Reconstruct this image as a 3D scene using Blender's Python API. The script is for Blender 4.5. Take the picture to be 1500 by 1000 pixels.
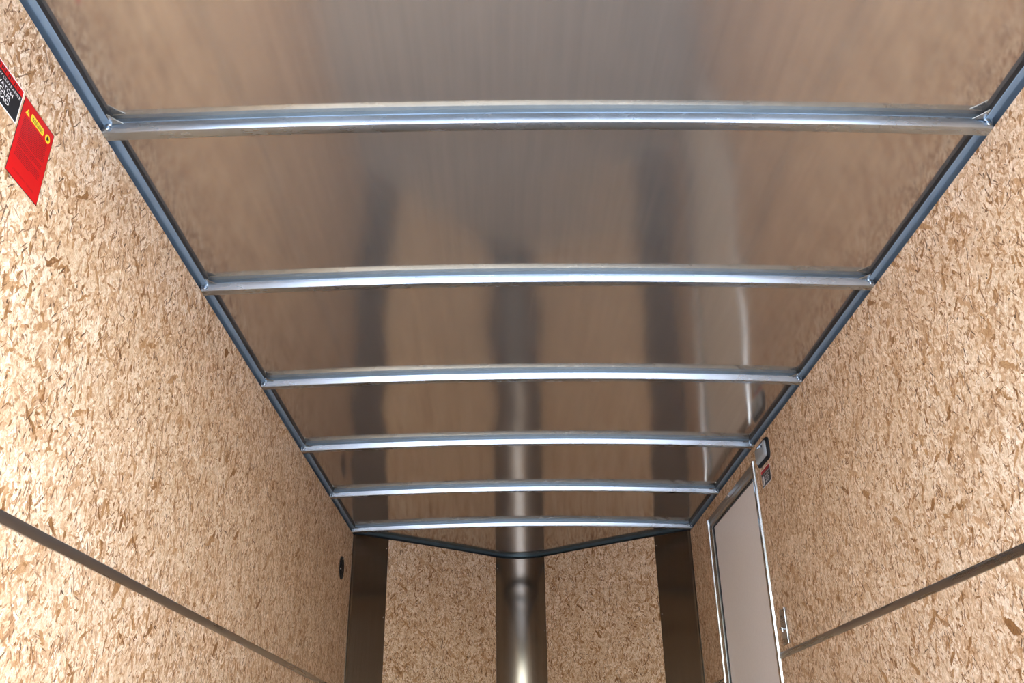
import bpy, bmesh, math, random
from mathutils import Vector, Matrix, Euler
random.seed(7)
S = bpy.context.scene
COL = S.collection
for o in list(bpy.data.objects):
    bpy.data.objects.remove(o)

# ------------------------------------------------------------------ camera
FLOOR_TO_CAM = 0.99                       # camera height above the trailer floor
FPX, PITCH, YAW, ROLL, CAMX = 1317.4, 0.4509, 0.01336, -0.01446, -0.0963
cd = bpy.data.cameras.new('camera')
cd.sensor_fit = 'HORIZONTAL'; cd.sensor_width = 36.0
cd.lens = 36.0 * FPX / 1500.0
cd.clip_start = 0.02
cam = bpy.data.objects.new('camera', cd); COL.objects.link(cam)
F = Vector((math.sin(YAW)*math.cos(PITCH), math.cos(YAW)*math.cos(PITCH), math.sin(PITCH)))
R0 = Vector((math.cos(YAW), -math.sin(YAW), 0)); U0 = R0.cross(F)
Rv = R0*math.cos(ROLL) + U0*math.sin(ROLL)
Uv = -R0*math.sin(ROLL) + U0*math.cos(ROLL)
M = Matrix((Rv, Uv, -F)).transposed().to_4x4()
M.translation = (CAMX, 0, FLOOR_TO_CAM)
cam.matrix_world = M
S.camera = cam

# ------------------------------------------------------------------ sky, sun, exposure
wd = bpy.data.worlds.new('world'); S.world = wd; wd.use_nodes = True
nt = wd.node_tree; nt.nodes.clear()
wo = nt.nodes.new('ShaderNodeOutputWorld'); bg = nt.nodes.new('ShaderNodeBackground')
sky = nt.nodes.new('ShaderNodeTexSky'); sky.sky_type = 'NISHITA'
sky.sun_disc = False; sky.sun_elevation = math.radians(48); sky.sun_rotation = math.radians(150)
sky.air_density = 1.0; sky.dust_density = 1.6; sky.ozone_density = 1.0
nt.links.new(sky.outputs[0], bg.inputs['Color']); bg.inputs['Strength'].default_value = 0.52
nt.links.new(bg.outputs[0], wo.inputs['Surface'])
sd = bpy.data.lights.new('sun', 'SUN'); sd.energy = 4.2; sd.angle = math.radians(0.6); sd.color = (1, .985, .965)
sun = bpy.data.objects.new('sun', sd); COL.objects.link(sun)
SUN_FROM = Vector((0.55, -0.62, 1.15)).normalized()
sun.rotation_euler = SUN_FROM.to_track_quat('Z', 'Y').to_euler()
sun.location = (3, -6, 8)
vs = S.view_settings
vs.view_transform = 'Standard'; vs.look = 'None'; vs.gamma = 1.0; vs.use_curve_mapping = False
vs.exposure = 1.42
S.cycles.max_bounces = 24; S.cycles.diffuse_bounces = 12; S.cycles.glossy_bounces = 12
S.cycles.sample_clamp_indirect = 8.0
S.cycles.caustics_reflective = True

# ------------------------------------------------------------------ measures
W = 0.8414                                  # half width between the OSB faces
Z0 = FLOOR_TO_CAM
BOW_Y, BOW_STEP = 1.3532, 0.6096
OSB_TOP = Z0 + 1.0975
BOW_END = Z0 + 1.0956
RISE = 0.020
CEIL_SIDE = Z0 + 1.1225
REAR_Y = BOW_Y - BOW_STEP                   # rear opening
SIDE_END = 4.455
VX, VY = 0.685, 4.615                       # where the corner cover ends on the vee wall
TX, TY = 0.138, 5.117                       # where the nose cover starts

def ceil_z(x, y=None):
    return CEIL_SIDE + RISE*(1-(x/W)**2)

# ------------------------------------------------------------------ helpers
def finish(name, bm, mat, parent=None, smooth=False, uvf=None):
    bmesh.ops.recalc_face_normals(bm, faces=bm.faces)
    if uvf:
        uv = bm.loops.layers.uv.new('UVMap')
        for f in bm.faces:
            for l in f.loops:
                l[uv].uv = uvf(l.vert.co, f.normal)
    me = bpy.data.meshes.new(name)
    bm.to_mesh(me); bm.free()
    if smooth is True:
        for p in me.polygons: p.use_smooth = True
    mats = mat if isinstance(mat, (list, tuple)) else [mat]
    for m in mats: me.materials.append(m)
    o = bpy.data.objects.new(name, me); COL.objects.link(o)
    if isinstance(smooth, float):
        for p in me.polygons: p.use_smooth = True
        me.set_sharp_from_angle(angle=smooth)
    if parent:
        o.parent = parent
        if parent.type == 'EMPTY' or True:
            o.matrix_parent_inverse = world_inv(parent)
    return o
def world_inv(p):
    m = Matrix.Identity(4); chain = []
    q = p
    while q:
        chain.append(q); q = q.parent
    for q in reversed(chain):
        m = m @ q.matrix_parent_inverse @ Matrix.LocRotScale(q.location, q.rotation_euler, q.scale)
    return m.inverted()
def box(bm, x0, x1, y0, y1, z0, z1, bev=0):
    b = bmesh.new()
    vs_ = [b.verts.new((x, y, z)) for x in (x0, x1) for y in (y0, y1) for z in (z0, z1)]
    for f in ((0,1,3,2),(4,6,7,5),(0,4,5,1),(2,3,7,6),(0,2,6,4),(1,5,7,3)):
        b.faces.new([vs_[i] for i in f])
    if bev:
        bmesh.ops.bevel(b, geom=list(b.edges), offset=bev, segments=2, profile=.6, affect='EDGES')
    merge(bm, b)
def merge(bm, b, mtx=None, mi=None):
    if mtx: bmesh.ops.transform(b, matrix=mtx, verts=b.verts)
    n = {}
    for v in b.verts: n[v] = bm.verts.new(v.co)
    for f in b.faces:
        try:
            g = bm.faces.new([n[v] for v in f.verts]); g.material_index = f.material_index if mi is None else mi
            g.smooth = f.smooth
        except ValueError: pass
    b.free()
def sweep(bm, profile, path, closed_profile=True, cap=True):
    """profile: list of (a,b); path: list of (origin, axisA, axisB)"""
    rings = []
    for o, A, B in path:
        rings.append([bm.verts.new(Vector(o)+Vector(A)*a+Vector(B)*b) for a, b in profile])
    n = len(profile)
    for r, s in zip(rings, rings[1:]):
        for i in range(n if closed_profile else n-1):
            j = (i+1) % n
            bm.faces.new((r[i], r[j], s[j], s[i]))
    if cap and closed_profile:
        bm.faces.new(rings[0]); bm.faces.new(list(reversed(rings[-1])))
def cyl(bm, p0, p1, r0, r1=None, seg=16, bev=0):
    r1 = r0 if r1 is None else r1
    p0 = Vector(p0); p1 = Vector(p1); d = (p1-p0); L = d.length
    q = d.to_track_quat('Z', 'Y').to_matrix().to_4x4(); q.translation = p0
    b = bmesh.new()
    bmesh.ops.create_cone(b, cap_ends=True, segments=seg, radius1=r0, radius2=r1, depth=L, matrix=Matrix.Translation((0,0,L/2)))
    if bev:
        es = [e for e in b.edges if len(e.link_faces) == 2 and any(len(f.verts) > 4 for f in e.link_faces)]
        bmesh.ops.bevel(b, geom=es, offset=bev, segments=2, profile=.6, affect='EDGES')
    merge(bm, b, q)
def lathe(bm, prof, mtx, seg=32):
    rings = []
    for r, h in prof:
        rings.append([bm.verts.new(mtx @ Vector((r*math.cos(2*math.pi*k/seg), r*math.sin(2*math.pi*k/seg), h))) for k in range(seg)])
    for a, b in zip(rings, rings[1:]):
        for k in range(seg):
            bm.faces.new((a[k], a[(k+1)%seg], b[(k+1)%seg], b[k]))
    bm.faces.new(rings[-1]); bm.faces.new(list(reversed(rings[0])))
def empty(name, loc, label=None, cat=None, group=None, kind=None):
    o = bpy.data.objects.new(name, None); COL.objects.link(o)
    o.location = loc; o.empty_display_size = .05
    tag(o, label, cat, group, kind); return o
def tag(o, label=None, cat=None, group=None, kind=None):
    if label: o['label'] = label
    if cat: o['category'] = cat
    if group: o['group'] = group
    if kind: o['kind'] = kind
    return o

# ------------------------------------------------------------------ materials
def mat(name):
    m = bpy.data.materials.new(name); m.use_nodes = True
    n = m.node_tree.nodes; p = n['Principled BSDF']
    return m, m.node_tree, p
def plain(name, col, rough=.5, metal=0., var=.06, scale=40.):
    m, t, p = mat(name)
    nz = t.nodes.new('ShaderNodeTexNoise'); nz.inputs['Scale'].default_value = scale; nz.inputs['Detail'].default_value = 4
    tc = t.nodes.new('ShaderNodeTexCoord'); t.links.new(tc.outputs['Object'], nz.inputs['Vector'])
    r = t.nodes.new('ShaderNodeValToRGB')
    r.color_ramp.elements[0].position = .3; r.color_ramp.elements[1].position = .7
    r.color_ramp.elements[0].color = tuple(max(0, c*(1-var)) for c in col)+(1,)
    r.color_ramp.elements[1].color = tuple(min(1, c*(1+var)) for c in col)+(1,)
    t.links.new(nz.outputs['Fac'], r.inputs['Fac']); t.links.new(r.outputs['Color'], p.inputs['Base Color'])
    p.inputs['Roughness'].default_value = rough; p.inputs['Metallic'].default_value = metal
    return m
def L(t, a, b): t.links.new(a, b)
def math_(t, op, a, b=None, clamp=False):
    n = t.nodes.new('ShaderNodeMath'); n.operation = op; n.use_clamp = clamp
    for i, v in enumerate((a, b)):
        if v is None: continue
        if hasattr(v, 'default_value'): L(t, v, n.inputs[i])
        else: n.inputs[i].default_value = v
    return n.outputs[0]
def ramp(t, fac, stops, interp='LINEAR'):
    r = t.nodes.new('ShaderNodeValToRGB'); cr = r.color_ramp; cr.interpolation = interp
    while len(cr.elements) < len(stops): cr.elements.new(.5)
    for e, (pos, c) in zip(cr.elements, stops):
        e.position = pos; e.color = tuple(c)+(1,)
    L(t, fac, r.inputs['Fac']); return r.outputs['Color']
def mixc(t, fac, a, b, mode='MIX'):
    n = t.nodes.new('ShaderNodeMix'); n.data_type = 'RGBA'; n.blend_type = mode
    if hasattr(fac, 'default_value'): L(t, fac, n.inputs[0])
    else: n.inputs[0].default_value = fac
    for i, v in ((6, a), (7, b)):
        if hasattr(v, 'default_value'): L(t, v, n.inputs[i])
        else: n.inputs[i].default_value = tuple(v)+(1,)
    return n.outputs[2]
def osb(name, seed):
    m, t, p = mat(name)
    uv = t.nodes.new('ShaderNodeUVMap'); uv.uv_map = 'UVMap'
    mp0 = t.nodes.new('ShaderNodeMapping'); mp0.inputs['Location'].default_value = (seed*3.17, seed*1.93, 0)
    L(t, uv.outputs['UV'], mp0.inputs['Vector'])
    def warp(scale, amp, det):
        dz = t.nodes.new('ShaderNodeTexNoise'); dz.noise_dimensions = '2D'; dz.inputs['Scale'].default_value = scale
        dz.inputs['Detail'].default_value = det; dz.inputs['Roughness'].default_value = .65
        L(t, mp0.outputs[0], dz.inputs['Vector'])
        vm = t.nodes.new('ShaderNodeVectorMath'); vm.operation = 'MULTIPLY_ADD'
        L(t, dz.outputs['Color'], vm.inputs[0]); vm.inputs[1].default_value = (amp, amp, 0); L(t, mp0.outputs[0], vm.inputs[2])
        return vm.outputs[0]
    base = warp(38, .022, 7)
    fine = warp(30, .008, 3)
    def layer(ang, ln, wd_, off, src=None):
        a = t.nodes.new('ShaderNodeMapping'); a.inputs['Rotation'].default_value = (0, 0, math.radians(ang)); a.inputs['Location'].default_value = (off, off*.7, 0)
        L(t, src or base, a.inputs['Vector'])
        b = t.nodes.new('ShaderNodeMapping'); b.inputs['Scale'].default_value = (1/wd_, 1/ln, 1)
        L(t, a.outputs[0], b.inputs['Vector'])
        v = t.nodes.new('ShaderNodeTexVoronoi'); v.voronoi_dimensions = '2D'; v.feature = 'F1'; v.inputs['Scale'].default_value = 1
        L(t, b.outputs[0], v.inputs['Vector'])
        s = t.nodes.new('ShaderNodeSeparateColor'); L(t, v.outputs['Color'], s.inputs[0])
        return s.outputs[0], s.outputs[1], s.outputs[2], b.outputs[0]
    pal = [(0, (0.433, 0.266, 0.144)), (.10, (0.536, 0.360, 0.219)), (.25, (0.618, 0.438, 0.284)), (.40, (0.685, 0.517, 0.349)), (.6, (0.711, 0.547, 0.381)), (.85, (0.757, 0.611, 0.451)), (1, (0.824, 0.694, 0.549))]
    pal2 = [(0, (0.330, 0.187, 0.088)), (.08, (0.484, 0.310, 0.177)), (.22, (0.603, 0.424, 0.270)), (.5, (0.690, 0.522, 0.358)), (1, (0.824, 0.685, 0.530))]
    pal3 = [(0, (0.227, 0.108, 0.037)), (.25, (0.391, 0.222, 0.098)), (.6, (0.515, 0.325, 0.177)), (1, (0.597, 0.414, 0.260))]
    r0, g0, b0, c0 = layer(12, .13, .055, 0)
    col = ramp(t, r0, pal)
    for ang, ln, w_, off, thr, pl in ((-35, .10, .03, 3.1, .45, pal), (38, .08, .022, 7.7, .5, pal), (-8, .07, .018, 11.3, .5, pal),
                                      (70, .05, .014, 15.9, .62, pal2), (-62, .04, .010, 21.3, .66, pal), (20, .026, .007, 27.1, .72, pal), (-25, .018, .005, 31.7, .76, pal2), (45, .012, .004, 33.7, .78, pal2),
                                      (55, .045, .012, 35.3, .972, pal3), (-48, .036, .009, 38.9, .968, pal3), (5, .03, .007, 43.3, .957, pal3), (28, .014, .005, 46.7, .95, pal3), (80, .011, .004, 48.7, .95, pal3), (-20, .020, .006, 49.9, .955, pal3)):
        r_, g_, b_, c_ = layer(ang, ln, w_, off)
        col = mixc(t, math_(t, 'GREATER_THAN', g_, thr), col, ramp(t, r_, pl))
    # dark slits between the strands, and bark specks, in clumps
    cn = t.nodes.new('ShaderNodeTexNoise'); cn.noise_dimensions = '2D'; cn.inputs['Scale'].default_value = 14; cn.inputs['Detail'].default_value = 2
    L(t, mp0.outputs[0], cn.inputs['Vector'])
    clump = ramp(t, cn.outputs['Fac'], [(.42, (0, 0, 0)), (.46, (1, 1, 1))])
    wn = t.nodes.new('ShaderNodeTexNoise'); wn.noise_dimensions = '2D'; wn.inputs['Scale'].default_value = 7; wn.inputs['Detail'].default_value = 3
    L(t, mp0.outputs[0], wn.inputs['Vector'])
    col = mixc(t, 1.0, col, ramp(t, wn.outputs['Fac'], [(.3, (.90, .87, .83)), (.7, (1.04, 1.05, 1.06))]), 'MULTIPLY')
    for ang, ln, w_, off, thr in ((8, .030, .0026, 41., .974), (-30, .022, .0022, 47., .976), (40, .020, .0022, 53., .976), (-75, .018, .002, 59., .988), (15, .007, .0034, 66., .975), (-50, .006, .0028, 71., .976)):
        r_, g_, b_, c_ = layer(ang, ln, w_, off, fine)
        k = math_(t, 'MULTIPLY', math_(t, 'GREATER_THAN', g_, thr), clump)
        col = mixc(t, math_(t, 'MULTIPLY', k, .9), col, ramp(t, r_, [(0, (.06, .03, .015)), (.4, (.20, .10, .045)), (1, (.42, .25, .14))]))
    # fibre grain, in three directions
    def grain(ang, sx, sy, src):
        a = t.nodes.new('ShaderNodeMapping'); a.inputs['Rotation'].default_value = (0, 0, math.radians(ang)); L(t, src, a.inputs['Vector'])
        b = t.nodes.new('ShaderNodeMapping'); b.inputs['Scale'].default_value = (sx, sy, 1); L(t, a.outputs[0], b.inputs['Vector'])
        n = t.nodes.new('ShaderNodeTexNoise'); n.noise_dimensions = '2D'; n.inputs['Scale'].default_value = 1; n.inputs['Detail'].default_value = 4; n.inputs['Roughness'].default_value = .7
        L(t, b.outputs[0], n.inputs['Vector']); return n
    g = grain(10, 330, 90, base); g2 = grain(-40, 300, 80, base); g3 = grain(48, 260, 75, base)
    for q, lo in ((g, (.75, .70, .64)), (g2, (.77, .72, .66)), (g3, (.75, .70, .64))):
        col = mixc(t, 1.0, col, ramp(t, q.outputs['Fac'], [(.30, lo), (.50, (1, 1, 1)), (.72, (1.12, 1.13, 1.14))]), 'MULTIPLY')
    # sparse frayed brown fibres where two grains meet
    m1 = math_(t, 'MULTIPLY', g.outputs['Fac'], g2.outputs['Fac'])
    col = mixc(t, ramp(t, m1, [(.12, (.7, .7, .7)), (.15, (0, 0, 0))]), col, (.33, .19, .10))
    L(t, col, p.inputs['Base Color'])
    p.inputs['Roughness'].default_value = .62
    p.inputs['Specular IOR Level'].default_value = .25
    bu = t.nodes.new('ShaderNodeBump'); bu.inputs['Strength'].default_value = .25; bu.inputs['Distance'].default_value = .002
    L(t, g.outputs['Fac'], bu.inputs['Height']); L(t, bu.outputs[0], p.inputs['Normal'])
    return m
def metal(name, col, rough, streak=0., speck=0., aniso=0., scale=(1, 1, 1), metallic=1.):
    m, t, p = mat(name)
    tc = t.nodes.new('ShaderNodeTexCoord')
    mp = t.nodes.new('ShaderNodeMapping'); mp.inputs['Scale'].default_value = scale; L(t, tc.outputs['Object'], mp.inputs['Vector'])
    nz = t.nodes.new('ShaderNodeTexNoise'); nz.inputs['Scale'].default_value = 1; nz.inputs['Detail'].default_value = 4; L(t, mp.outputs[0], nz.inputs['Vector'])
    p.inputs['Metallic'].default_value = metallic
    c = ramp(t, nz.outputs['Fac'], [(.3, tuple(x*(1-streak) for x in col)), (.7, tuple(min(1, x*(1+streak)) for x in col))])
    if speck:
        n2 = t.nodes.new('ShaderNodeTexNoise'); n2.inputs['Scale'].default_value = 1; n2.inputs['Detail'].default_value = 6; n2.inputs['Roughness'].default_value = .75
        m2 = t.nodes.new('ShaderNodeMapping'); m2.inputs['Scale'].default_value = (60, 250, 250); L(t, tc.outputs['Object'], m2.inputs['Vector']); L(t, m2.outputs[0], n2.inputs['Vector'])
        k = ramp(t, n2.outputs['Fac'], [(.62, (0, 0, 0)), (.68, (speck,)*3)])
        c = mixc(t, k, c, tuple(x*.45 for x in col))
    L(t, c, p.inputs['Base Color'])
    rr = t.nodes.new('ShaderNodeMapRange'); rr.inputs['To Min'].default_value = rough*.85; rr.inputs['To Max'].default_value = rough*1.15
    L(t, nz.outputs['Fac'], rr.inputs['Value']); L(t, rr.outputs[0], p.inputs['Roughness'])
    if aniso: p.inputs['Anisotropic'].default_value = aniso
    return m
M_OSB_L = osb('osb_left', 1); M_OSB_R = osb('osb_right', 2); M_OSB_F = osb('osb_front', 3)
M_ROOF = metal('roof_sheet', (.47, .40, .305), .12, streak=.05, scale=(60, 2.5, 1))
_t = M_ROOF.node_tree; _mx = _t.nodes.new('ShaderNodeMixShader'); _df = _t.nodes.new('ShaderNodeBsdfDiffuse')
_df.inputs['Color'].default_value = (.50, .50, .49, 1); _mx.inputs[0].default_value = .10     # grey diffuse share: pale light haze mixed into the sheet colour
_t.links.new(_t.nodes['Principled BSDF'].outputs[0], _mx.inputs[1]); _t.links.new(_df.outputs[0], _mx.inputs[2])
_t.links.new(_mx.outputs[0], _t.nodes['Material Output'].inputs['Surface'])
M_GALV = metal('galvanised_steel', (.40, .46, .51), .27, streak=.12, speck=.5, scale=(9, 30, 30))
M_RAIL = metal('rail_steel', (.22, .315, .41), .5, metallic=.55, streak=.12, scale=(30, 6, 30))
M_COVER = metal('mill_aluminium', (.23, .205, .178), .19, streak=.06, scale=(90, 90, 2), aniso=.9)
_tg = M_COVER.node_tree.nodes.new('ShaderNodeTangent'); _tg.direction_type = 'RADIAL'; _tg.axis = 'Z'
M_COVER.node_tree.links.new(_tg.outputs[0], M_COVER.node_tree.nodes['Principled BSDF'].inputs['Tangent'])
M_NTRIM = metal('nose_trim_steel', (.06, .10, .125), .4, streak=.1, scale=(20, 20, 20), metallic=.5)
M_STRIP = metal('seam_aluminium', (.48, .46, .43), .28, streak=.06, scale=(60, 3, 60))
M_CHROME = metal('bright_aluminium', (.54, .56, .57), .2, streak=.05, scale=(20, 20, 3))
M_SCREW = metal('zinc_screw', (.75, .76, .78), .25)
M_SEAL_SHADE = plain('black_rubber_and_shade', (.012, .013, .015), .5)  # rubber of the door seal; also the painted shade on the rail uprights
M_BLACKPL = plain('black_plastic', (.010, .011, .013), .55); M_BLACKPL.node_tree.nodes['Principled BSDF'].inputs['Specular IOR Level'].default_value = .2
M_DOORP = plain('door_fibreglass', (.83, .80, .77), .45, var=.03, scale=160)
M_SKIN = plain('outer_skin', (.75, .76, .78), .4)
M_PLY = plain('grey_floor_paint', (.56, .535, .51), .32, var=.10, scale=6)
M_GROUND = plain('concrete', (.58, .605, .635), .85, var=.08, scale=1.5)
M_PAINT = plain('frame_paint', (.10, .11, .12), .4)
M_RED = plain('sticker_red', (.52, .006, .007), .35, var=.02)
M_BLK = plain('sticker_black', (.012, .012, .014), .35, var=.02)
M_WHT = plain('sticker_white', (.80, .80, .80), .4, var=.02)
M_YEL = plain('sticker_yellow', (.80, .60, .03), .4, var=.02)
M_DRED = plain('sticker_small_print', (.17, .010, .012), .4, var=.02)
for _m in (M_RED, M_BLK, M_YEL, M_DRED): _m.node_tree.nodes['Principled BSDF'].inputs['Specular IOR Level'].default_value = .2
M_LENS, _t, _p = mat('lamp_lens')
_p.inputs['Base Color'].default_value = (.50, .55, .58, 1); _p.inputs['Roughness'].default_value = .12
_p.inputs['Transmission Weight'].default_value = .45
_nz = _t.nodes.new('ShaderNodeTexWave'); _nz.inputs['Scale'].default_value = 60
_bu = _t.nodes.new('ShaderNodeBump'); _bu.inputs['Strength'].default_value = .2; _bu.inputs['Distance'].default_value = .001
_tc = _t.nodes.new('ShaderNodeTexCoord'); _t.links.new(_tc.outputs['Object'], _nz.inputs['Vector'])
_t.links.new(_nz.outputs['Fac'], _bu.inputs['Height']); _t.links.new(_bu.outputs[0], _p.inputs['Normal'])
M_LAMPIN = plain('lamp_reflector', (.55, .56, .57), .3, var=.03)

# ------------------------------------------------------------------ ground and shell
bm = bmesh.new(); box(bm, -40, 40, -40, 40, -.62, -.55)
tag(finish('ground', bm, M_GROUND), kind='structure')
bm = bmesh.new(); box(bm, -W-.05, W+.05, REAR_Y-.03, 5.25, -.06, 0)
tag(finish('floor', bm, M_PLY), kind='structure')

uv_side = lambda co, n: (co.y if abs(n.x) > .5 else co.y+co.x, co.z)
# left wall: OSB sheet and outer skin
bm = bmesh.new()
box(bm, -W-.012, -W, REAR_Y, SIDE_END, 0, OSB_TOP)
nf = len(bm.faces)
box(bm, -W-.060, -W-.030, REAR_Y, SIDE_END+.06, -.06, CEIL_SIDE+.03)
bm.faces.ensure_lookup_table()
for f in bm.faces[nf:]: f.material_index = 1
tag(finish('wall_left', bm, [M_OSB_L, M_SKIN], uvf=uv_side), kind='structure')
# right wall with the side door opening
DY0, DY1, DZ0, DZ1 = 3.205, 4.035, .075, Z0+1.043
bm = bmesh.new()
for y0, y1, z0, z1 in ((REAR_Y, DY0, 0, OSB_TOP), (DY1, SIDE_END, 0, OSB_TOP), (DY0, DY1, 0, DZ0), (DY0, DY1, DZ1, OSB_TOP)):
    box(bm, W, W+.012, y0, y1, z0, z1)
nf = len(bm.faces)
box(bm, W+.030, W+.060, REAR_Y, SIDE_END+.06, -.06, CEIL_SIDE+.03)
bm.faces.ensure_lookup_table()
for f in bm.faces[nf:]: f.material_index = 1
tag(finish('wall_right', bm, [M_OSB_R, M_SKIN], uvf=uv_side), kind='structure')

# vee nose plan
SL = (TY-VY)/(VX-TX); ANG = math.atan(SL)
RN = TX/math.sin(ANG); NOSE_C = TY-RN*math.cos(ANG)   # centre of the nose arc
def nose_arc(n=24):
    return [(RN*math.sin(a), NOSE_C+RN*math.cos(a)) for a in [ -ANG+2*ANG*i/n for i in range(n+1)]]
VERT = VY - SL*(W-VX); TT = VERT-SIDE_END
TURN = math.pi/2-ANG
def corner_arc(sgn, n=14):
    """from the end of the side wall round onto the vee wall, as (x,y)"""
    R = TT/math.tan(TURN/2)
    pts = []
    for i in range(n+1):
        a = TURN*i/n
        pts.append((sgn*(W-R+R*math.cos(a)), SIDE_END+R*math.sin(a)))
    pts.append((sgn*VX, VY))
    return pts
def plan_path():
    left = corner_arc(-1); right = corner_arc(1)
    return left + nose_arc() + list(reversed(right))
def offset(pts, d):
    """shift a plan polyline towards the inside of the trailer by d"""
    out = []
    for i, p in enumerate(pts):
        a = Vector(pts[max(0, i-1)]); b = Vector(pts[min(len(pts)-1, i+1)])
        t = (b-a).normalized(); n = Vector((t.y, -t.x))
        out.append(Vector(p)+n*d)
    return out
VTOP = -.0205
for sgn, nm in ((-1, 'wall_front_left'), (1, 'wall_front_right')):
    bm = bmesh.new()
    a = Vector((sgn*VX, VY)); b = Vector((sgn*TX, TY))
    n = Vector((-sgn*math.sin(ANG), -math.cos(ANG)))
    N = 12
    vv = []
    for k in range(N+1):
        q = a.lerp(b, k/N); q2 = q - n*.012
        zt = ceil_z(q.x)+VTOP
        vv.append((bm.verts.new((q.x, q.y, 0)), bm.verts.new((q.x, q.y, zt)), bm.verts.new((q2.x, q2.y, zt)), bm.verts.new((q2.x, q2.y, 0))))
    for s, e in zip(vv, vv[1:]):
        for i in range(4):
            bm.faces.new((s[i], s[(i+1) % 4], e[(i+1) % 4], e[i]))
    bm.faces.new(vv[0]); bm.faces.new(vv[-1])
    d = (b-a).normalized()
    tag(finish(nm, bm, M_OSB_F, uvf=lambda co, nn, a=a, d=d, sgn=sgn: ((Vector(co.xy)-a).dot(d)*sgn+sgn*2+nn.x*.0, co.z)), kind='structure')
# outer nose skin
bm = bmesh.new()
pl = offset(plan_path(), -.045)
pl2 = offset(plan_path(), -.06)
path = [((p.x, p.y, 0), ((q-p).x, (q-p).y, 0), (0, 0, 1)) for p, q in zip(pl, pl2)]
sweep(bm, [(0, -.06), (1, -.06), (1, CEIL_SIDE+.03), (0, CEIL_SIDE+.03)], path)
tag(finish('wall_front', bm, M_SKIN), kind='structure')

# roof sheet: arched across, very slightly slack between the bows
bm = bmesh.new()
NX = 48
ys = []
y = REAR_Y
while y < 5.30: ys.append(y); y += BOW_STEP/10
ys.append(5.30)
def slack(x, y):
    t = ((y-BOW_Y)/BOW_STEP) % 1.0
    k = math.floor((y-BOW_Y)/BOW_STEP)
    if y > BOW_Y+5*BOW_STEP: return 0
    env = math.sin(math.pi*t)**2
    ex = 1-(x/W)**4
    return env*ex*(.0028 + .0016*math.sin(5.1*x+1.3*k) + .0010*math.sin(9.7*x+2.1*k+.5))
g = []
for yy in ys:
    row = []
    for i in range(NX+1):
        x = -W-.045 + (2*W+.09)*i/NX
        xc = max(-W, min(W, x))
        row.append((bm.verts.new((x, yy, ceil_z(xc)+max(0, slack(xc, yy)))), bm.verts.new((x, yy, ceil_z(xc)+.035))))
    g.append(row)
for a, b in zip(g, g[1:]):
    for i in range(NX):
        f = bm.faces.new((a[i][0], a[i+1][0], b[i+1][0], b[i][0])); f.smooth = True
        f = bm.faces.new((a[i][1], b[i][1], b[i+1][1], a[i+1][1])); f.material_index = 1
    for i in (0, NX):
        f = bm.faces.new((a[i][0], b[i][0], b[i][1], a[i][1])); f.material_index = 1
for row in (g[0], g[-1]):
    for i in range(NX):
        f = bm.faces.new((row[i][0], row[i][1], row[i+1][1], row[i+1][0])); f.material_index = 1
tag(finish('ceiling', bm, [M_ROOF, M_SKIN], smooth=math.radians(40)), kind='structure')

# rear frame: posts and header round the open rear doorway
bm = bmesh.new()
HEAD_Z = Z0+1.0
for s in (-1, 1):
    box(bm, min(s*(W-.02), s*(W+.06)), max(s*(W-.02), s*(W+.06)), REAR_Y-.05, REAR_Y, -.06, CEIL_SIDE+.06, .004)
box(bm, -W+.02, W-.02, REAR_Y-.05, REAR_Y, HEAD_Z, CEIL_SIDE+.06, .004)
tag(finish('trim_4', bm, M_GALV), kind='structure')

# top rails (galvanised) along both walls and round the nose
RB = CEIL_SIDE-.0125
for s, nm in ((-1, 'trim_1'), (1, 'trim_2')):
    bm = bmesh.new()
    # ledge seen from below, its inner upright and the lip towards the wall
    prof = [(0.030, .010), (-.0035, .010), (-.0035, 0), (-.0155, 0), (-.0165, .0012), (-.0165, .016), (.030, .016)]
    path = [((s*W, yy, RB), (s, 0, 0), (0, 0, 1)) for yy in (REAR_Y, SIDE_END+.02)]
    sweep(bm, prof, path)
    for f in bm.faces:                      # inner upright painted black: shade under the roof sheet put into colour
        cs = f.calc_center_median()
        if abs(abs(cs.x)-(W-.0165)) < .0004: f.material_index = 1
    tag(finish(nm, bm, [M_RAIL, M_SEAL_SHADE]), kind='structure')
bm = bmesh.new()
pp = plan_path(); inn = offset(pp, 1.0)
path = [((p[0], p[1], ceil_z(p[0])-.0125), ((q-Vector(p)).x, (q-Vector(p)).y, 0), (0, 0, 1)) for p, q in zip(pp, inn)]
sweep(bm, [(-.03, 0), (.0095, 0), (.0115, .002), (.0115, .018), (-.03, .018)], path)
tag(finish('trim_3', bm, M_NTRIM, smooth=math.radians(35)), kind='structure')

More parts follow.
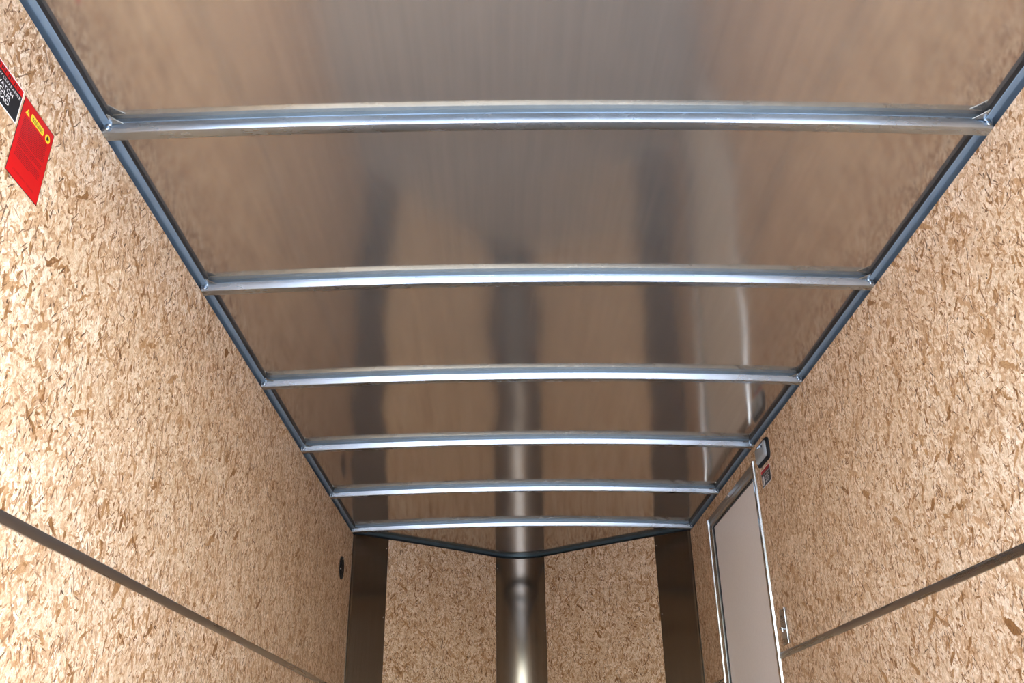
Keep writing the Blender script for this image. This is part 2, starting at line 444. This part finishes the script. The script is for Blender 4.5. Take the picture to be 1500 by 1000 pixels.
# ------------------------------------------------------------------ roof bows
ORD = ['nearest and widest-looking galvanised roof bow, its left end nearest the red label',
       'second galvanised roof bow from the rear, one bay beyond the nearest bow',
       'third galvanised roof bow from the rear, in the middle of the ceiling',
       'fourth galvanised roof bow, meeting the right wall just above the small lamp',
       'fifth galvanised roof bow, crossing above the top of the side door',
       'sixth and farthest galvanised roof bow, right at the start of the vee nose']
def bow_x(n=40): return [-W+.001 + (2*W-.002)*i/n for i in range(n+1)]
def make_bow():
    root = empty('roof_bow', (0, BOW_Y, BOW_END))
    cz = lambda x: ceil_z(x)
    # lower hollow section: sloped front face, rounded lower edge, flat underside
    bm = bmesh.new()
    prof = [(-.0058, -.0095), (-.0052, -.0112), (-.0020, -.0250), (-.0008, -.0264), (.0012, -.0269),
            (.0205, -.0269), (.0225, -.0264), (.0235, -.0250), (.0235, -.0095)]
    sweep(bm, prof, [((x, BOW_Y, cz(x)), (0, 1, 0), (0, 0, 1)) for x in bow_x()])
    finish('bow_channel', bm, M_GALV, root, smooth=math.radians(28))
    bm = bmesh.new()
    prof = [(-.0078, .004), (-.0078, -.0084), (-.0070, -.0095), (.0235, -.0095), (.0235, .004)]
    sweep(bm, prof, [((x, BOW_Y, cz(x)), (0, 1, 0), (0, 0, 1)) for x in bow_x()])
    finish('bow_flange', bm, M_RAIL2, root, smooth=math.radians(28))
    for s in (-1, 1):
        # weld tab that joins the bow to the top rail
        bm = bmesh.new()
        x0 = s*(W-.0165); z = cz(W*.98)
        poly = [(x0, -.0082), (x0-s*.024, -.0082), (x0-s*.016, -.0160), (x0-s*.002, -.034)]
        vs_ = [[bm.verts.new((px, BOW_Y+py, zz)) for px, py in poly] for zz in (z-.0120, z-.0100)]
        bm.faces.new(vs_[0]); bm.faces.new(list(reversed(vs_[1])))
        for i in range(4):
            bm.faces.new((vs_[0][i], vs_[0][(i+1) % 4], vs_[1][(i+1) % 4], vs_[1][i]))
        bd = bmesh.new(); bmesh.ops.create_icosphere(bd, subdivisions=2, radius=.004)
        merge(bm, bd, Matrix.Translation((x0+s*.006, BOW_Y-.007, z-.020)) @ Matrix.Diagonal((1.4, .8, 1.6, 1)))
        bd = bmesh.new(); bmesh.ops.create_icosphere(bd, subdivisions=2, radius=.0035)
        merge(bm, bd, Matrix.Translation((x0+s*.002, BOW_Y-.009, z-.014)) @ Matrix.Diagonal((1.6, .8, 1.1, 1)))
        finish('weld_tab', bm, M_GALV, root, smooth=math.radians(50))
    return root
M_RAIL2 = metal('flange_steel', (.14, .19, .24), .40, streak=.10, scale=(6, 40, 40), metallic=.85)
bow = make_bow()
tag(bow, ORD[0], 'roof bow', 'roof bows across the ceiling')
for k in range(1, 6):
    c = bow.copy(); COL.objects.link(c); c.location = bow.location + Vector((0, BOW_STEP*k, 0))
    c['label'] = ORD[k]
    for ch in [o for o in bpy.data.objects if o.parent is bow]:
        d = ch.copy(); COL.objects.link(d); d.parent = c; d.matrix_parent_inverse = ch.matrix_parent_inverse.copy()

# ------------------------------------------------------------------ vertical metal covers
def screw(parent, p, n, r=.0045):
    bm = bmesh.new(); n = Vector(n).normalized()
    q = n.to_track_quat('Z', 'Y').to_matrix().to_4x4(); q.translation = Vector(p)-n*.001
    lathe(bm, [(r, 0), (r, .0012), (r*.8, .0026), (r*.35, .0034)], q, 14)
    return finish('screw', bm, M_SCREW, parent, smooth=math.radians(40))
def cover(name, pts, ztop, label, cat, group, screws):
    p0 = pts[len(pts)//2]
    root = empty(name, (p0[0], p0[1], 0), label, cat, group)
    bm = bmesh.new()
    a = offset(pts, .0025); b = offset(pts, .0005)
    rings = []
    for p, q in zip(a, b):
        zt = ceil_z(p.x)+ztop
        rings.append([bm.verts.new((p.x, p.y, .001)), bm.verts.new((p.x, p.y, zt)), bm.verts.new((q.x, q.y, zt)), bm.verts.new((q.x, q.y, .001))])
    for r, s in zip(rings, rings[1:]):
        for i in range(4): bm.faces.new((r[i], r[(i+1) % 4], s[(i+1) % 4], s[i]))
    bm.faces.new(rings[0]); bm.faces.new(rings[-1])
    sheet = finish('metal_sheet', bm, M_COVER, root, smooth=math.radians(30))
    for (x, y, nx, ny) in screws:
        for z in (Z0+1.06, Z0+.72, Z0+.36):
            screw(sheet, (x+nx*.0025, y+ny*.0025, z), (nx, ny, 0), .0035)
    return root
na = (math.sin(ANG), math.cos(ANG))
def on_v(s, x):   # point on the vee wall at |x|
    return (s*x, VY+(VX-x)*SL, -s*na[0], -na[1])
cover('corner_cover', corner_arc(-1), VTOP, 'dark bent metal cover strip in the corner left of the front panels', 'metal strip', 'vertical metal cover strips', [on_v(-1, VX+.008)])
cover('corner_cover', list(reversed(corner_arc(1))), VTOP, 'dark bent metal cover strip in the corner between front panel and side door', 'metal strip', 'vertical metal cover strips', [on_v(1, VX+.008)])
npts = [(-TX-.010, TY-.010*SL)] + nose_arc()[1:-1] + [(TX+.010, TY-.010*SL)]
npts = [(-TX, TY)] + nose_arc()[1:-1] + [(TX, TY)]
cover('nose_cover', npts, VTOP, 'curved shiny metal cover strip between the two front panels, with a bright streak', 'metal strip', 'vertical metal cover strips', [on_v(-1, TX-.008), on_v(1, TX-.008)])

# ------------------------------------------------------------------ horizontal seam strips
SZ0, SZ1 = Z0+.347, Z0+.3675
def seam(s, y0, y1, label):
    bm = bmesh.new()
    prof = [(0, SZ0), (.0022, SZ0+.0006), (.003, SZ0+.003), (.003, SZ1-.003), (.0022, SZ1-.0006), (0, SZ1)]
    sweep(bm, prof, [((s*W, y, 0), (-s, 0, 0), (0, 0, 1)) for y in (y0, y1)])
    o = finish('seam_strip', bm, M_STRIP, smooth=math.radians(40))
    # origin at the strip
    off = Vector((s*W, (y0+y1)/2, SZ0)); o.data.transform(Matrix.Translation(-off)); o.location = off
    tag(o, label, 'seam strip', 'horizontal seam strips'); return o
seam(-1, REAR_Y, SIDE_END-.002, 'long flat metal seam strip along the left OSB wall')
seam(1, REAR_Y, DY0-.002, 'long flat metal seam strip along the right OSB wall, ending at the door')
seam(1, DY1+.002, SIDE_END-.002, 'short dark seam strip on the OSB between side door and front corner')

# ------------------------------------------------------------------ side door
door = empty('door_1', (W, (DY0+DY1)/2, DZ0), kind='structure')
FW = .042
bm = bmesh.new(); box(bm, W+.012, W+.029, DY0+.012, DY1-.012, DZ0+.012, DZ1-.012, .002)
finish('door_panel', bm, M_DOORP, door)
# moulded jamb section: u from the outer edge towards the panel, v out of the wall
PROF = [(0, 0), (.0003, .0022), (.0016, .0070), (.0036, .0085), (.0082, .0085), (.0095, .0078), (.0110, .0030), (.0150, .0030), (.018, .0052), (.034, .0046), (.036, .0020), (.038, .0020), (.042, -.0015), (.042, -.0120), (.030, -.0120), (.030, 0)]
def jamb(name, y_out, d, z0, z1):
    bm = bmesh.new()
    sweep(bm, PROF, [((W, y_out, z), (0, d, 0), (-1, 0, 0)) for z in (z0, z1)])
    return finish(name, bm, M_CHROME, door, smooth=math.radians(32))
jamb('door_jamb', DY0-.002, 1, DZ0, DZ1+.004)
jamb('door_jamb', DY1+.002, -1, DZ0, DZ1-.004)
M_HEAD = metal('head_aluminium', (.42, .39, .35), .42, streak=.08, scale=(20, 4, 60))
bm = bmesh.new()
PH = [(0, 0), (0, .0025), (.003, .0034), (.022, .0034), (.0235, .0018), (.026, .0018), (.028, .0034), (.037, .0030), (.042, -.0015), (.042, -.0120), (.03, -.012), (.03, 0)]
sweep(bm, PH, [((W, y, DZ1+.002), (0, 0, -1), (-1, 0, 0)) for y in (DY0+.010, DY1-.008)])
head = finish('door_head', bm, M_HEAD, door, smooth=math.radians(32))
for y in (DY0+.028, (DY0+DY1)/2+.0, DY1-.016):
    screw(head, (W-.0034, y, DZ1-.009), (-1, 0, 0), .006)
bm = bmesh.new()
sweep(bm, PH, [((W, y, DZ0-.002), (0, 0, 1), (-1, 0, 0)) for y in (DY0+.012, DY1-.012)])
finish('door_sill', bm, M_HEAD, door, smooth=math.radians(32))
bm = bmesh.new()
i0, i1, j0, j1 = DY0+FW-.002, DY1-FW+.002, DZ0+FW-.002, DZ1-FW+.002
for a in ((i0, i1, j1-.006, j1), (i0, i0+.006, j0, j1), (i1-.006, i1, j0, j1), (i0, i1, j0, j0+.006)):
    box(bm, W+.006, W+.0125, *a)
finish('door_seal', bm, M_SEAL_SHADE, door)

# ------------------------------------------------------------------ latch plate beside the door
LY0, LY1, LZ0, LZ1 = 3.069, 3.143, Z0+.384, Z0+.497
lt = empty('latch_plate', (W, (LY0+LY1)/2, LZ0), 'small shiny metal latch plate with lever on right OSB wall beside the door', 'latch')
bm = bmesh.new(); box(bm, W-.0022, W, LY0, LY1, LZ0, LZ1, .0008)
finish('plate', bm, M_STRIP, lt)
bm = bmesh.new(); box(bm, W-.0075, W-.0005, LY0-.002, LY0+.0035, LZ0-.001, LZ1+.001, .0014)
finish('raised_edge', bm, M_CHROME, lt)
bm = bmesh.new()
zc = (LZ0+LZ1)/2-.002; yc = LY0+.036
cyl(bm, (W-.0015, yc, zc-.006), (W-.010, yc, zc-.006), .005, .004, 16, .001)
box(bm, W-.014, W-.009, yc-.006, yc+.026, zc-.008, zc+.0, .0018)
box(bm, W-.013, W-.009, yc-.007, yc-.001, zc-.018, zc-.004, .0016)
finish('lever', bm, M_CHROME, lt)

# ------------------------------------------------------------------ lamp above the door
def rrect(w, h, r, n=6):
    pts = []
    for cx_, cy_, a0 in ((w/2-r, h/2-r, 0), (-w/2+r, h/2-r, 90), (-w/2+r, -h/2+r, 180), (w/2-r, -h/2+r, 270)):
        for i in range(n+1):
            a = math.radians(a0+90*i/n); pts.append((cx_+r*math.cos(a), cy_+r*math.sin(a)))
    return pts
def layered(bm, levels, org, rt, up, nn):
    """stack of rounded rectangles: (w,h,r,depth)"""
    rings = []
    for w_, h_, r_, d in levels:
        rings.append([bm.verts.new(Vector(org)+Vector(rt)*a+Vector(up)*b+Vector(nn)*d) for a, b in rrect(w_, h_, r_)])
    for a, b in zip(rings, rings[1:]):
        n = len(a)
        for i in range(n): bm.faces.new((a[i], a[(i+1) % n], b[(i+1) % n], b[i]))
    bm.faces.new(rings[0]); bm.faces.new(rings[-1])
LC = (W, 3.066, Z0+1.0335)
lamp = empty('dome_lamp', LC, 'small unlit lamp with grey lens and black rim, high on right wall near the door', 'lamp')
RT, UP, NN = (0, -1, 0), (0, 0, 1), (-1, 0, 0)
bm = bmesh.new(); layered(bm, [(.150, .078, .020, 0), (.150, .078, .020, .006), (.146, .074, .019, .009), (.132, .061, .015, .010), (.130, .059, .015, .004)], LC, RT, UP, NN)
finish('rim', bm, M_BLACKPL, lamp, smooth=math.radians(40))
bm = bmesh.new(); layered(bm, [(.124, .054, .012, .0042), (.124, .054, .012, .006), (.110, .044, .010, .0075)], LC, RT, UP, NN)
finish('reflector', bm, M_LAMPIN, lamp)
bm = bmesh.new(); layered(bm, [(.130, .059, .015, .0085), (.130, .059, .015, .012), (.122, .052, .014, .0165), (.096, .034, .012, .0185)], LC, RT, UP, NN)
finish('lens', bm, M_LENS, lamp, smooth=math.radians(50))
bm = bmesh.new(); box(bm, W-.0205, W-.0165, LC[1]-.045, LC[1]-.037, LC[2]+.006, LC[2]+.014, .001)
finish('switch', bm, M_BLACKPL, lamp)

# ------------------------------------------------------------------ round black fitting on the left wall
VC = Vector((-W, 4.184, Z0+.877))
vt = empty('wall_vent', VC, 'round black plastic fitting with a pale screw, on left wall near the front corner', 'wall fitting')
qv = Matrix.Translation(VC) @ Vector((1, 0, 0)).to_track_quat('Z', 'Y').to_matrix().to_4x4()
bm = bmesh.new(); lathe(bm, [(.052, 0), (.052, .003), (.049, .0055), (.040, .006), (.036, .004), (.034, .002)], qv, 40)
flange = finish('flange', bm, M_BLACKPL, vt, smooth=math.radians(45))
bm = bmesh.new()
for k in range(5):
    z = VC.z-.022+.011*k; hw = math.sqrt(max(0, .034**2-(z-VC.z)**2))
    box(bm, -W+.0018, -W+.0050, VC.y-hw, VC.y+hw, z-.003, z+.003, .0007)
finish('louver', bm, M_BLACKPL, vt)
for ang in (195, 80, 315):
    screw(flange, VC+Vector((.006, .044*math.cos(math.radians(ang)), .044*math.sin(math.radians(ang)))), (1, 0, 0), .0062)

# ------------------------------------------------------------------ stickers
def text_bm(body, size, bold=0., width=None, align='LEFT'):
    cu = bpy.data.curves.new('t', 'FONT'); cu.body = body; cu.size = size; cu.offset = bold
    cu.resolution_u = 3; cu.fill_mode = 'BOTH'
    ob = bpy.data.objects.new('t', cu); COL.objects.link(ob)
    bpy.context.view_layer.update()
    dg = bpy.context.evaluated_depsgraph_get()
    me = bpy.data.meshes.new_from_object(ob.evaluated_get(dg))
    b = bmesh.new(); b.from_mesh(me)
    bpy.data.objects.remove(ob); bpy.data.curves.remove(cu); bpy.data.meshes.remove(me)
    xs = [v.co.x for v in b.verts]; y_ = [v.co.y for v in b.verts]
    x0, x1 = min(xs), max(xs)
    sx = width/(x1-x0) if width else 1
    for v in b.verts:
        v.co.x = (v.co.x-x0)*sx
        if align == 'CENTER': v.co.x -= (x1-x0)*sx/2
        v.co.z = 0
    return b
class Face:
    """flat label on a wall; a to the reader's right, b up, from its lower left corner"""
    def __init__(s, org, rt, nn): s.o = Vector(org); s.r = Vector(rt); s.n = Vector(nn); s.u = Vector((0, 0, 1))
    def mtx(s, a, b, d):
        m = Matrix((s.r, s.u, s.n)).transposed().to_4x4(); m.translation = s.o+s.r*a+s.u*b+s.n*d; return m
    def slab(s, bm, a0, a1, b0, b1, d0, d1):
        t = bmesh.new(); box(t, a0, a1, b0, b1, d0, d1); merge(bm, t, s.mtx(0, 0, 0))
    def poly(s, bm, pts, d0, d1):
        t = bmesh.new()
        lo = [t.verts.new((a, b, d0)) for a, b in pts]; hi = [t.verts.new((a, b, d1)) for a, b in pts]
        t.faces.new(lo); t.faces.new(list(reversed(hi)))
        for i in range(len(pts)): t.faces.new((lo[i], lo[(i+1) % len(pts)], hi[(i+1) % len(pts)], hi[i]))
        merge(bm, t, s.mtx(0, 0, 0))
    def text(s, bm, body, a, b, size, d, bold=0., width=None, align='LEFT'):
        merge(bm, text_bm(body, size, bold, width, align), s.mtx(a, b, d))
def circle(ca, cb, r, n=20): return [(ca+r*math.cos(2*math.pi*i/n), cb+r*math.sin(2*math.pi*i/n)) for i in range(n)]
H_, W_ = .0625, .116
def head_sticker(org, rt, nn, label):
    F_ = Face(org, rt, nn)
    root = empty('warning_sticker', F_.o, label, 'sticker', 'low clearance stickers')
    bm = bmesh.new(); F_.slab(bm, 0, W_, 0, H_, 0, .0003); finish('white_backing', bm, M_WHT, root)
    e = .0018
    bm = bmesh.new(); F_.slab(bm, e, W_-e, e, H_*.795, .0003, .00045); finish('black_field', bm, M_BLK, root)
    bm = bmesh.new(); F_.slab(bm, e, W_-e, H_*.795, H_-e, .0003, .00045)
    finish('red_header', bm, M_RED, root)
    bm = bmesh.new(); F_.text(bm, 'WARNING', W_*.52, H_*.83, .0105, .0005, .0001, W_*.74, 'CENTER')
    finish('header_lettering', bm, M_BLK, root)
    bm = bmesh.new()
    F_.text(bm, 'LOW CLEARANCE', W_*.625, H_*.655, .0072, .0005, .0, W_*.66, 'CENTER')
    for w_, zb, wd_ in (('WATCH', .465, .42), ('YOUR', .312, .37), ('HEAD', .16, .35)):
        F_.text(bm, w_, W_*.585, H_*zb, .0098, .0005, .00008, W_*wd_, 'CENTER')
    finish('white_lettering', bm, M_WHT, root)
    # pictogram: a figure bumping its head
    bm = bmesh.new(); F_.slab(bm, .008, .032, .007, H_*.62, .00045, .0006); finish('pictogram_field', bm, M_WHT, root)
    bm = bmesh.new()
    F_.poly(bm, circle(.019, .0305, .0034), .0006, .00075)
    F_.poly(bm, [(.0145, .026), (.0215, .0255), (.0205, .015), (.023, .008), (.0205, .008), (.018, .0145), (.015, .008), (.0125, .008), (.0155, .016)], .0006, .00075)
    F_.slab(bm, .008, .029, .0355, .0378, .0006, .00075)
    finish('pictogram', bm, M_BLK, root)
    return root
head_sticker((-W, 1.1055-W_, Z0+.9145), (0, 1, 0), (1, 0, 0), 'black and red low clearance sticker on the left wall, touching the tall red sticker')
head_sticker((W, 3.137, Z0+.9212), (0, -1, 0), (-1, 0, 0), 'small black and red sticker on the right wall under the lamp beside the door')
# tall red label
RW, RH = .1000, .1405
F_ = Face((-W, 1.1103, Z0+.8345), (0, 1, 0), (1, 0, 0))
root = empty('red_label', F_.o, 'tall red warning label with yellow heading and small print on the left wall', 'label')
bm = bmesh.new(); F_.slab(bm, 0, RW, 0, RH, 0, .0003); finish('black_border', bm, M_BLK, root)
bm = bmesh.new(); F_.slab(bm, .0012, RW-.0012, .0012, RH-.0012, .0003, .00045); finish('red_field', bm, M_RED, root)
bm = bmesh.new()
hb = RH*.865
F_.poly(bm, [(.0105, hb-.006), (.0235, hb-.006), (.017, hb+.006)], .00045, .0006)
F_.poly(bm, [(a+.0485, b+hb) for a, b in rrect(.042, .0125, .003)], .00045, .0006)
F_.poly(bm, circle(.0835, hb-.0005, .0078), .00045, .0006)
finish('yellow_heading', bm, M_YEL, root)
bm = bmesh.new()
F_.text(bm, 'WARNING', .0485, hb-.0043, .0108, .00066, .0001, .036, 'CENTER')
F_.poly(bm, [(.0164, hb+.0024), (.0176, hb+.0024), (.0173, hb-.0022), (.0167, hb-.0022)], .0006, .00066)
F_.poly(bm, circle(.017, hb-.0038, .0007, 8), .0006, .00066)
hand = [(.0790, hb-.001), (.0812, hb+.0015), (.0808, hb+.0044), (.0824, hb+.0046), (.0832, hb+.0022), (.0846, hb+.0046), (.0858, hb+.0038), (.0852, hb+.0014), (.0880, hb+.0016), (.0880, hb+.0002), (.0860, hb-.0012), (.0872, hb-.0038), (.0852, hb-.0044), (.0836, hb-.0026), (.0818, hb-.0048), (.0802, hb-.0036), (.0812, hb-.0018)]
F_.poly(bm, hand, .0006, .00066)
finish('black_heading', bm, M_BLK, root)
# small print: rows of word-length dashes, far too small to read
rnd = random.Random(3)
def row(b, a0, a1, h=.0014):
    a = a0
    while a < a1-.002:
        w_ = min(rnd.uniform(.002, .007), a1-a); F_.slab(bm, a, a+w_, b, b+h, .00045, .00055); a += w_+.0009
b = RH*.775
for n_, last in ((13, .02), (4, .03), (6, .03)):
    bm = bmesh.new()
    for i in range(n_):
        row(b, .011, .089-(last if i == n_-1 else .003*rnd.random())); b -= .0031
    b -= .002
    finish('paragraph', bm, M_DRED, root)
bm = bmesh.new()
F_.text(bm, 'DO NOT REMOVE THIS LABEL', RW/2, .0125, .005, .00055, .0, .066, 'CENTER')
finish('footer_lettering', bm, M_DRED, root)
